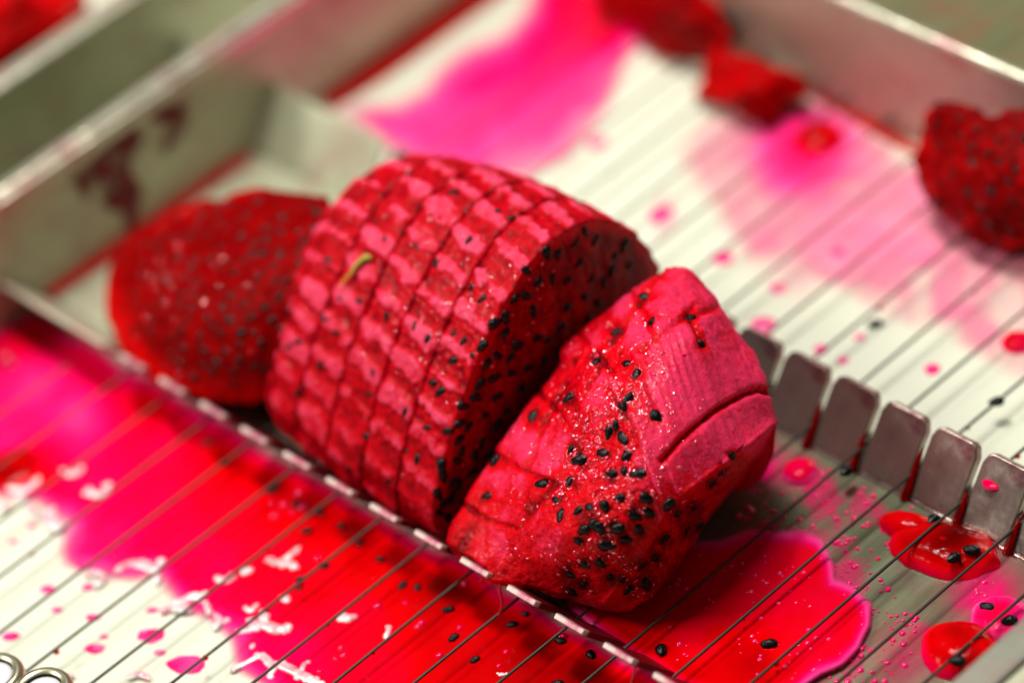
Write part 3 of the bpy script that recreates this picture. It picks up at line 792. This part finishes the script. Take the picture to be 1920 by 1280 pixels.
for i in range(6):
    ua, ub = cuts[i] + .07, cuts[i + 1] - .07; nx = 46
    us = np.linspace(ua, ub, nx); L = []; A = []
    for j, u in enumerate(us):
        q = section(u); d = q - q.mean(0); d /= np.linalg.norm(d, axis=1)[:, None]
        P = np.c_[np.full(NS, u), q]
        x = (u - ua) / (ub - ua)
        n1 = noise(P, 2.6, 3, 3); n2 = noise(P, .9, 8, 2); n3 = noise(P, 7, 17, 2)
        ph = arc / 5.3 + offs[i] + .30 * x + (noise(np.c_[np.full(NS, i * 50.), arc], 18, 4, 1) - .5) * .5 + (n1 - .5) * .16
        f = ph - np.floor(ph); tri = 1 - abs(2 * f - 1)
        cell = _h(np.floor(ph).astype(np.int64) + 50, np.full(NS, i, np.int64), np.zeros(NS, np.int64), 3)
        ends = .14 * (np.exp(-(x / .12) ** 2) + np.exp(-((1 - x) / .10) ** 2))
        ns_ = noise(P * [.4, 1, 1], 1.5, 23, 3)
        m_ = ss(.30, .74, tri + .35 * (n1 - .5) + .75 * (ns_ - .5) + .3 * (n2 - .5) + .35 * (cell - .5) + .5 * (n3 - .5) - ends - .06)
        # grooves where the wires went
        wob = .18 * (noise(np.c_[np.full(NS, i * 9.), arc], 2.5, 5, 2) - .5)
        g1 = np.exp(-((u - ua + wob) / .34) ** 2) if i > 0 else 0
        g2 = np.exp(-((ub - u + wob) / .30) ** 2) * (1 if i < LAST else .55)
        back = ss(65, 59, u) * .6 if i == 0 else 0
        dd = .34 * (m_ - .5) + .14 * ss(.0, .1, f) * (1 - f) + .4 * (n1 - .5) + .32 * (n2 - .5) - .34 * g1 - .24 * g2 - back
        L.append(np.c_[np.full(NS, u) + .0, q + d * dd[:, None]])
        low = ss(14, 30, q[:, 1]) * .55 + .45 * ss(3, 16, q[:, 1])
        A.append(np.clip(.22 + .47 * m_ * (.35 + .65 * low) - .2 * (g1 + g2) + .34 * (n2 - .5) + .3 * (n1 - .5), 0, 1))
    L = np.array(L); A = np.array(A)
    V = [L.reshape(-1, 3)]; AA = [A.ravel()]
    # end faces, coloured darker for the shade on the cut side
    def disc(ring, u, sgn, mr):
        c = ring.mean(0); rs = np.linspace(1, 0.001, mr)[1:]; out = []; aa = []
        for r_ in rs:
            p = c + (ring - c) * r_; 
            st_ = noise(p * [1, 1, .28], 1.6, 12, 3); ed = 1 - ss(.0, .12, 1 - r_)
            p = p.copy(); p[:, 0] = u + sgn * (.25 * (1 - r_ ** 6) + .55 * (st_ - .5) * ss(0, .1, 1 - r_) + 1.0 * (1 - r_ ** 2))
            out.append(p); aa.append(np.clip(.05 + .22 * (st_ - .4) + .28 * ed, 0, 1))
        return out, aa
    f_out, fa = disc(L[-1], ub, 1, 90 if i == LAST else 6)
    b_out, ba = disc(L[0], ua, -1, 6 if i else 20)
    V = np.concatenate([p for p in b_out[::-1]] + [L.reshape(-1, 3)] + f_out); AA = np.concatenate(ba[::-1] + [A.ravel()] + fa)
    rows = len(V) // NS; F = grid_faces(rows, NS, True)
    f0 = F[(rows // 2) * NS + 250]; e = np.cross(V[f0[1]] - V[f0[0]], V[f0[3]] - V[f0[0]])
    if e @ (V[f0[0]] - np.array([V[f0[0]][0], -28, 21])) < 0: F = F[:, ::-1]
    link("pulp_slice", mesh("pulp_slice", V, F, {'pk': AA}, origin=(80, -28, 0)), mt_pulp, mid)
    body.add(V, F)
body.tree()
rnd = random.Random(2)
lat = [(886, 668), (724, 596), (776, 611), (802, 636), (847, 627), (672, 563), (616, 488), (632, 625), (607, 597), (816, 496), (779, 464), (846, 676), (540, 652), (960, 410), (876, 452), (881, 542), (807, 718), (822, 734), (758, 774), (799, 801),
       (687, 818), (690, 740), (760, 846), (783, 863), (566, 737), (730, 902), (640, 560), (560, 640), (700, 700), (935, 395), (720, 450), (850, 360), (600, 690), (905, 560), (870, 640), (650, 880)]
for x, y in lat: place_seed(body, mid, x + rnd.uniform(-2, 2), y, .85, rnd, sink=.25)
fc = [(1095, 436), (1078, 457), (1029, 475), (1045, 479), (988, 507), (1085, 496), (1107, 524), (1037, 524), (1063, 525), (1008, 529), (1156, 482), (1168, 460), (1118, 450), (1131, 533), (967, 560), (987, 557), (1098, 557), (1067, 577),
      (1121, 571), (949, 597), (929, 607), (945, 627), (1009, 632), (1029, 636), (973, 649), (1102, 602), (1052, 614), (999, 585), (931, 667), (954, 672), (912, 681), (929, 707), (890, 746), (977, 729), (931, 743), (909, 777), (863, 793),
      (931, 796), (862, 824), (868, 846), (893, 856), (856, 863), (884, 887), (859, 909), (838, 809), (827, 874), (832, 893), (822, 926), (841, 971), (900, 720), (870, 760), (850, 905), (905, 830), (880, 800), (1045, 660), (1020, 680),
      (960, 700), (990, 690), (1075, 640), (835, 940), (826, 960), (850, 930), (950, 770), (920, 850), (1180, 500), (1145, 510), (905, 650)]
for x, y in fc: place_seed(body, mid, x + rnd.uniform(-2, 2), y + rnd.uniform(-2, 2), 1.02, rnd, sink=.12)
# juice beads added to it for sparkle
pp, nn, rr = glints(500, 820, 560, 140, 140, 61, (80, -28, 0), body, .14, .34, .4)
jb = link("juice_beads", beads("juice_beads", pp, rr, mt_glint, normals=nn, attr=.5, flat=.3), mt_glint, mid); jb['kind'] = 'stuff'

# ---- the near slice
near = thing("dragon_fruit_slice", "thick tilted dragon fruit slice, sharpest and nearest, resting on the slotted comb", "dragon fruit", (122, -36, 0))
outl = [(1232, 512, 31), (1255, 501, 31.5), (1292, 508, 31.5), (1322, 536, 31), (1347, 564, 30), (1372, 604, 28), (1400, 645, 26), (1418, 665, 25), (1432, 705, 24), (1447, 752, 21), (1450, 790, 18.5), (1438, 830, 13), (1405, 874, 8.5), (1368, 922, 6.5),
        (1330, 974, 5.5), (1290, 1030, 6), (1250, 1090, 5.5), (1205, 1130, 5.2), (1165, 1146, 5), (1110, 1136, 5.5), (1060, 1122, 6.5), (1000, 1106, 7.5), (945, 1097, 8.2), (897, 1090, 8.8), (912, 1072, 9.4), (880, 1050, 9.5), (848, 1035, 9.8), (840, 1000, 11),
        (866, 950, 12.5), (884, 915, 14), (925, 852, 17), (952, 810, 19), (1000, 742, 22), (1045, 690, 24), (1052, 655, 25.5), (1085, 622, 26), (1135, 585, 28), (1180, 548, 30)]
RZ = [(1450, 790, 18.5), (1425, 812, 20.5), (1400, 833, 22), (1365, 860, 23), (1330, 885, 23.5), (1290, 915, 23.5), (1250, 944, 22.5), (1228, 985, 19.5), (1200, 1040, 15.5), (1165, 1085, 11.5), (1135, 1125, 7.5)]
DARK_OUT = [q for q in outl if (q[0], q[1]) in ((1438, 830), (1405, 874), (1368, 922), (1330, 974), (1290, 1030), (1250, 1090), (1205, 1130), (1165, 1146))]
UNDER = ([q[:2] for q in RZ] + [(1140, 1170), (1220, 1160), (1300, 1080), (1400, 920), (1470, 840), (1475, 780)], RZ + DARK_OUT + [(1290, 975, 14), (1360, 908, 14.5), (1230, 1050, 10.5)])
ctl = [(1100, 850, 25.5), (1200, 700, 33), (1300, 700, 32), (1380, 740, 26), (1000, 900, 20), (950, 980, 14.5), (1050, 1000, 19), (1100, 1060, 14.5), (1000, 1060, 11.5), (1250, 600, 34.5), (1320, 610, 33), (1160, 640, 31), (1080, 740, 28),
       (1240, 870, 27.5), (1320, 820, 27.5), (1395, 790, 23.5), (1150, 1010, 20), (1175, 960, 23.5)] + RZ[1:-1]
G1 = [(1447, 736), (1425, 730), (1400, 737), (1350, 764), (1310, 795), (1275, 826), (1242, 862)]
G2 = [(1300, 575), (1262, 610), (1235, 632), (1205, 660)]
G3 = [(1138, 730), (1162, 762), (1182, 800), (1202, 850)]
G4 = [(1345, 575), (1318, 585), (1295, 590), (1306, 620), (1320, 648)]
G5 = [(1040, 905), (1010, 938), (975, 985)]
GL = [[(1010, 735), (1048, 775), (1060, 800)], [(930, 850), (975, 880), (1030, 900)], [(1085, 625), (1120, 665), (1150, 700)], [(1185, 550), (1210, 590), (1225, 625)], [(870, 945), (915, 975), (965, 990)], [(1090, 650), (1030, 770), (985, 880)], [(1225, 530), (1150, 640), (1095, 740)]]
G6 = [(1240, 505), (1262, 530), (1288, 570)]
ns = [(1118, 676), (1174, 681), (1192, 702), (1067, 745), (1000, 781), (1176, 749), (1142, 809), (1168, 821), (1070, 843), (1087, 863), (1131, 848), (1145, 888), (1171, 885), (1198, 888), (1068, 902), (1015, 906), (926, 865), (1042, 937), (1163, 934), (1213, 934),
      (1107, 952), (1135, 952), (1082, 959), (1051, 967), (1218, 962), (1190, 965), (1093, 995), (1127, 993), (1156, 990), (1199, 993), (1087, 1015), (1138, 1021), (1176, 856), (1098, 1057), (1127, 1056), (1146, 1082), (1093, 1094), (1070, 1077), (1073, 1110),
      (1168, 1086), (1179, 1104), (1205, 1058), (1229, 1044), (913, 929), (1211, 557), (1222, 603), (1291, 596), (1317, 646), (1156, 622), (1234, 511), (1234, 782), (1255, 948), (1270, 962), (1300, 952), (1375, 855), (1335, 905), (1288, 992), (1352, 885), (1245, 1010),
      (1310, 985), (1210, 1095), (1168, 762), (1110, 985), (1172, 1010), (1155, 800)]
def near_seeds(Q):
    best = np.full(Q.shape[:-1], 1e9)
    for x, y in ns: best = np.minimum(best, (Q[..., 0] - x) ** 2 + (Q[..., 1] - y) ** 2)
    return np.sqrt(best)
def sdisp(Q, V):
    d = .45 * (noise(V, 5, 2, 3) - .5) + .42 * (noise(V, 1.5, 4, 3) - .5) + .28 * (noise(V, .6, 6, 2) - .5)
    smooth_ = inside(Q, [(1205, 660), (1290, 600), (1330, 650), (1440, 700), (1450, 790), (1240, 945), (1200, 850), (1165, 765)])
    d = np.where(smooth_, d * .45, d)
    # ragged flutes down the lit right part
    fl = noise(np.stack([Q[..., 0] - .35 * Q[..., 1], Q[..., 1] * .12], -1), 16, 9, 2) - .5
    d = d + np.where(smooth_, 1.1 * fl, 0)
    for G, dep, w in ((G1, 1.5, 6), (G2, .6, 5), (G3, .4, 6), (G4, .6, 7), (G5, .2, 6), (G6, .15, 6)):
        d = d - dep * np.exp(-(pdist(Q, G) / w) ** 2)
    for G in GL: d = d - .42 * np.exp(-(pdist(Q, G) / 5) ** 2) * (.4 + noise(Q, 18, 55, 2))
    L1 = [(1285, 520), (1262, 545), (1205, 660), (1165, 765), (1202, 850), (1248, 940)]
    d = d + .7 * np.exp(-pdist(Q, L1) / 22) + .6 * np.exp(-pdist(Q, [q[:2] for q in RZ]) / 12)
    # the core is hollowed
    core = np.exp(-(((Q[..., 0] - 1120) / 95) ** 2 + ((Q[..., 1] - 900) / 120) ** 2))
    d = d - .8 * core - 1.3 * core * (noise(V, 1.4, 31, 3) - .5)
    d = d + .7 * (noise(Q, 40, 33, 2) - .5) * ss(900, 1100, Q[..., 1])
    d = d - .3 * np.exp(-(near_seeds(Q) / 13) ** 2)
    return d
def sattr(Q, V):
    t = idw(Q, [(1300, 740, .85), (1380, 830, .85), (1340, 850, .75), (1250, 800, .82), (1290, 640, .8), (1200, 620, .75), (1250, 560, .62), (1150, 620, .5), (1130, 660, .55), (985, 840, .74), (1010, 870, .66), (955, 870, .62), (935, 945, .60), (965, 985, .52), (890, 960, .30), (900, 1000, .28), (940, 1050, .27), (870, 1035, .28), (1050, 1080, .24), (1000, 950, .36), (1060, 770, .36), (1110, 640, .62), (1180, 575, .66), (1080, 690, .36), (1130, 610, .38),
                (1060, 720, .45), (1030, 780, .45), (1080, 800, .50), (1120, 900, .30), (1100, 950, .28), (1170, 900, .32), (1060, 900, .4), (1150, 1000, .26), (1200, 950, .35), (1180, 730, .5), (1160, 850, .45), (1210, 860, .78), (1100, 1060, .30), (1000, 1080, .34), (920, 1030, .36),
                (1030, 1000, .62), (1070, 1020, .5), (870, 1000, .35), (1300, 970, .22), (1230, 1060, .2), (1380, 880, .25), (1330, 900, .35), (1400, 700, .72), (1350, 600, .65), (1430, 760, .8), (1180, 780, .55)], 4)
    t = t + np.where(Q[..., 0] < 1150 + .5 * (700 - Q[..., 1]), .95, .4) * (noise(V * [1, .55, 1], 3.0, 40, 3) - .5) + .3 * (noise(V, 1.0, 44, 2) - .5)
    for G in (G1, G2, G3, G4, G5): t = t - .35 * np.exp(-(pdist(Q, G) / 7) ** 2)
    t = t - .4 * np.exp(-(near_seeds(Q) / 17) ** 2)
    for G in GL: t = t - .3 * np.exp(-(pdist(Q, G) / 7) ** 2)
    # thin pale fibres
    fb = noise(np.stack([Q[..., 0] - .38 * Q[..., 1], Q[..., 1] * .05], -1), 7, 19, 1)
    t = t + .6 * ss(.66, .86, fb) * ss(1180, 1260, Q[..., 0]) * ss(560, 660, Q[..., 1]) * ~inside(Q, UNDER[0])
    gr = noise(V, .32, 77, 2); t = t + .22 * (gr - .5)
    return np.clip(t, 0, 1)
body = Body()
# make sure the outline is a little ragged
oc = []
for i, (x, y, z) in enumerate(outl): oc.append((x, y, z))
OC_LIT = None
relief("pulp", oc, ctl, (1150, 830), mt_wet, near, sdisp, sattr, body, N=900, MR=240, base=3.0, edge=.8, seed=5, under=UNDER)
body.tree()
for x, y in ns: place_seed(body, near, x, y, rnd.uniform(.95, 1.2), rnd, sink=.16, ang=None)
pp, nn, rr = glints(1100, 1130, 880, 75, 125, 71, (122, -36, 0), body)
a_, b_, c_ = glints(500, 1170, 700, 50, 70, 72, (122, -36, 0), body); pp += a_; nn += b_; rr += c_
a_, b_, c_ = glints(900, 1180, 800, 160, 180, 73, (122, -36, 0), body, .1, .22, .5); pp += a_; nn += b_; rr += c_
jb = link("juice_beads", beads("juice_beads", pp, rr, mt_glint, normals=nn, attr=.5, n=7, mr=3, flat=.3), mt_glint, near); jb['kind'] = 'stuff'  # added to catch lamp sparkles on the slice
# hanging fibres
for pts, z in (([(938, 1092), (937, 1110), (941, 1130), (936, 1150), (930, 1160)], 8), ([(1192, 1238), (1190, 1255), (1184, 1275), (1180, 1300)], 8)):
    P = curve(pts, 16, False); W = at(P[:, 0], P[:, 1], np.linspace(z, z - 5, 16)); org = W[0].copy()
    if pts[0][0] < 1000: link("pulp_fibre", tube_mesh("pulp_fibre", W - np.array([122, -36, 0]), np.linspace(.32, .15, 16), 6), mt_fibre, near)
    else:
        o = link("pulp_fibre", tube_mesh("pulp_fibre", W - org, np.linspace(.3, .12, 16), 6), mt_fibre); o.location = Vector([float(q) for q in org]) * S
        tag(o, "pink pulp fibre hanging from a comb tooth at the bottom", "pulp fibre")

# ---- the cap on the left
cap = thing("dragon_fruit_end", "dark red dragon fruit end piece with seeded cut face, leftmost in the trough", "dragon fruit", (38, -42, 0))
oc = [(197, 545, 10), (203, 600, 9), (225, 650, 8.4), (262, 690, 8), (300, 722, 8), (350, 742, 8), (400, 752, 8.2), (445, 757, 8.6), (490, 750, 9.5), (560, 690, 15), (625, 570, 24), (640, 450, 29), (622, 380, 29), (590, 366, 28.5), (545, 363, 27.5), (490, 354, 26.5),
      (440, 360, 24.5), (400, 371, 23), (350, 388, 20.5), (300, 412, 18), (262, 436, 15.5), (225, 470, 13), (203, 508, 11.4)]
cc = [(400, 540, 23), (300, 520, 18.5), (350, 640, 17), (450, 640, 20), (500, 500, 27), (420, 440, 24.5), (250, 560, 14.2), (300, 650, 13), (430, 710, 13.5)]
def cdisp(Q, V): return 1.2 * (noise(V, 6, 2, 3) - .5) + .6 * (noise(V, 2.4, 4, 2) - .5) - .6 * np.exp(-(pdist(Q, [(420, 360), (380, 420), (330, 470)]) / 9) ** 2)
RIMC = [(203, 560), (225, 640), (290, 705), (360, 738), (450, 748), (490, 742)]
def cattr(Q, V):
    e = np.exp(-(pdist(Q, RIMC) / 30) ** 2); top = np.exp(-(pdist(Q, [(480, 358), (400, 372), (320, 402), (250, 445)]) / 16) ** 2)  # lit lower left rim painted brighter than the cut face
    return np.clip(np.full(e.shape, .0) + .28 * e + .12 * top + .25 * (noise(V, 3.2, 14, 3) - .5), 0, 1)
body = Body(); relief("pulp", oc, cc, (410, 560), mt_far, cap, cdisp, cattr, body, N=420, MR=110, base=2.8, edge=1.6, seed=9); body.tree()
rnd = random.Random(12); placed = []
for _ in range(2500):
    if len(placed) >= 120: break
    x, y = rnd.uniform(215, 600), rnd.uniform(375, 735)
    if not inside(np.array([x, y]), [(a, b) for a, b, c in oc]): continue
    if pdist(np.array([x, y]), RIMC) < 26: continue
    if any((x - a) ** 2 + (y - b) ** 2 < 20 ** 2 for a, b in placed): continue
    placed.append((x, y)); place_seed(body, cap, x, y, rnd.uniform(.75, .95), rnd, sink=.2)

pp, nn, rr = glints(50, 350, 520, 90, 80, 62, (38, -42, 0), body, .3, .6, .4, .25)
jb = link("juice_beads", beads("juice_beads", pp, rr, mt_glint, normals=nn, attr=.6, flat=.3), mt_glint, cap); jb['kind'] = 'stuff'  # added to give the end piece its pale glints

# ---- far scraps
def scrap(label, oc, cc, center, seeds, nseed=0, z0=.5, seed=3, name="fruit_scrap", pk=.2):
    zf = at(center[0], center[1], 4); t_ = thing(name, label, "fruit scrap", (zf[0], zf[1], 0)); b = Body()
    relief("pulp", oc, cc, center, mt_far, t_, lambda Q, V: 3.4 * (noise(V, 7, seed, 3) - .5) + 1.6 * (noise(V, 2.2, seed + 1, 2) - .5), lambda Q, V: np.clip(pk + .5 * (noise(V, 5, seed + 3, 3) - .5), 0, 1), b, N=200, MR=40, base=z0, edge=2.0, seed=seed)
    b.tree(); rg = random.Random(seed); done = []
    for x, y in seeds: place_seed(b, t_, x, y, .9, rg, sink=.15); done.append((x, y))
    for _ in range(400):
        if len(done) >= nseed: break
        i = rg.randrange(len(oc)); q = rg.random() ** .5 * .88; x = center[0] + q * (oc[i][0] - center[0]) + rg.uniform(-15, 15); y = center[1] + q * (oc[i][1] - center[1]) + rg.uniform(-15, 15)
        if any((x - a) ** 2 + (y - b_) ** 2 < 24 ** 2 for a, b_ in done): continue
        if not inside(np.array([x, y]), [(a, b_) for a, b_, c in oc]): continue
        done.append((x, y)); place_seed(b, t_, x, y, rg.uniform(.6, .9), rg, sink=.2)
scrap("large dark seeded scrap against the far wall at the right edge", [(1738, 212, 20), (1775, 196, 22), (1820, 200, 23), (1860, 218, 23), (1900, 206, 24), (1960, 205, 24), (2030, 250, 20), (2030, 420, 10), (1980, 470, 5), (1925, 468, 4), (1885, 470, 3.5), (1850, 462, 3.5),
      (1815, 452, 4), (1798, 432, 5), (1785, 408, 6), (1755, 392, 7), (1738, 372, 8), (1722, 335, 10), (1710, 300, 12), (1722, 275, 14), (1735, 245, 17)], [(1860, 320, 19), (1800, 300, 17.5), (1930, 300, 21), (1870, 400, 12)], (1860, 325),
      [(1757, 272), (1820, 275), (1824, 306), (1800, 255), (1870, 305), (1817, 363), (1895, 343), (1760, 380), (1840, 392), (1905, 320), (1850, 290), (1757, 197), (1812, 438), (1860, 360), (1785, 330)], 34, seed=4, pk=.08)
scrap("torn seedless red scrap lying at the foot of the far wall", [(1345, 92, 9), (1385, 102, 9), (1430, 118, 9), (1480, 138, 8.5), (1508, 158, 7), (1500, 178, 5), (1470, 190, 4), (1462, 222, 2.5), (1438, 236, 2), (1405, 236, 2), (1385, 215, 3), (1365, 195, 4), (1330, 190, 3), (1303, 180, 2.5), (1312, 155, 4), (1325, 120, 7)],
      [(1400, 165, 9), (1440, 170, 8)], (1405, 160), [], 3, seed=7, pk=.12)
scrap("dark red scrap heap at the top behind the magenta puddle", [(1120, -60, 8), (1200, -70, 10), (1330, -60, 12), (1350, 10, 12), (1372, 60, 11), (1366, 95, 8), (1330, 104, 5), (1290, 98, 3), (1245, 102, 2), (1215, 80, 2), (1190, 50, 3), (1150, 25, 4), (1110, 0, 5)],
      [(1250, 20, 13), (1300, 40, 12), (1210, 0, 11)], (1250, 25), [], 5, seed=11, pk=.1)
scrap("blurred bright red fruit piece beyond the second rail, top left corner", [(-90, -80, 22), (60, -90, 24), (150, -60, 24), (152, -10, 22), (118, 25, 19), (60, 55, 15), (0, 92, 12), (-50, 118, 10), (-100, 120, 10)],
      [(20, -10, 24), (-30, 40, 20)], (10, 0), [], 4, seed=15, pk=.42)
# thin red rag under the middle chunk, hanging over the comb
# ---- small loose things
sh = thing("stem_shred", "curled yellow green shred lying on the middle fruit chunk", "plant shred", (75, -35, 0))
body = Body()
pts = [(702, 484), (690, 486), (676, 497), (664, 510), (656, 522), (648, 533), (642, 543)]
W = []
for x, y in curve(pts, 20, False):
    W.append(at(x, y, 33))
# height of the chunk's surface there
mb = [o for o in bpy.data.objects if o.parent == mid and o.name.startswith("pulp_slice")]
mbody = Body()
for o in mb:
    me = o.data; V = np.empty(len(me.vertices) * 3, np.float32); me.vertices.foreach_get("co", V); V = V.reshape(-1, 3) / S + np.array([80, -28, 0])
    mbody.add(V, [tuple(p.vertices) for p in me.polygons])
mbody.tree(); W = []
for x, y in curve(pts, 20, False):
    h = mbody.hit(x, y); W.append(h[0] + h[1] * .7)
W = np.array(W); W[:, 2] = np.convolve(np.pad(W[:, 2], 3, 'edge'), np.ones(7) / 7, 'valid'); W[:, 1] = np.convolve(np.pad(W[:, 1], 3, 'edge'), np.ones(7) / 7, 'valid')
rad = np.interp(np.linspace(0, 1, 20), [0, .08, .3, .6, 1], [.25, .6, .42, .28, .12])
link("shred", tube_mesh("shred", W - np.array([75, -35, 0]), rad, 8), mt_stem, sh)

loose = [((1640, 607), .3, "single black seed on the white tray behind the comb", None), ((1868, 752), HW + .3, "black seed stuck on a wire right of the comb", None),
         ((1715, 862), 9, None, None)]
for (x, y), z, lab, grp in loose[:2]:
    o = bpy.data.objects.new("seed", SEED); COL.objects.link(o); o.location = Vector([float(q) for q in at(x, y, z)]) * S; o.rotation_euler = (0, 0, 1); o.scale = (1.1, 1.1, 1.1); tag(o, lab, "seed")
for x, y in [(390, 830), (420, 868), (508, 920), (515, 915), (575, 995), (555, 945), (607, 1060), (562, 1085), (560, 1100), (675, 1018), (712, 1048), (754, 1097), (783, 1101), (840, 1142), (850, 1195), (890, 1236), (1050, 1200), (1108, 1227), (1045, 1280), (12, 876), (26, 886), (960, 1170), (985, 1150), (640, 985), (600, 960)]:
    o = bpy.data.objects.new("seed", SEED); COL.objects.link(o); o.location = Vector([float(q) for q in at(x, y, .6)]) * S; o.rotation_euler = (0, 0, rnd.uniform(0, 3)); k = rnd.uniform(.65, .95); o.scale = (k, k, k)
    tag(o, "small black seed loose in the red front puddle", "seed", "loose seeds in the front puddle")
for x, y, z, lab in [(1788, 1045, 3.9, "seed in the middle of the big red drop"), (1822, 1030, 3.4, "seed at the right side of the big red drop"), (1750, 974, 2.6, "seed on the upper edge of the big red drop"), (1795, 1238, 4.1, "seed on the round red drop beside the lower right rail"),
                     (1852, 1138, 2.0, "seed beside the pale drop near the rail"), (1892, 1162, 2.2, "seed inside the pale glossy drop at the rail"), (1442, 1206, 1.9, "seed lying on the red puddle of the trough plate"), (1240, 1218, 1.9, "seed at the shaded end of the plate puddle"), (1586, 883, HW + .5, "wet seed on a wire at the comb's foot")]:
    o = bpy.data.objects.new("seed", SEED); COL.objects.link(o); o.location = Vector([float(q) for q in at(x, y, z)]) * S; o.rotation_euler = (.2, .1, rnd.uniform(0, 3)); o.scale = (1.1, 1.1, 1.1); tag(o, lab, "seed")

scene.cycles.use_denoising = True
scene.cycles.max_bounces = 8
scene.cycles.transparent_max_bounces = 12
scene.cycles.caustics_reflective = False
scene.cycles.sample_clamp_indirect = 4
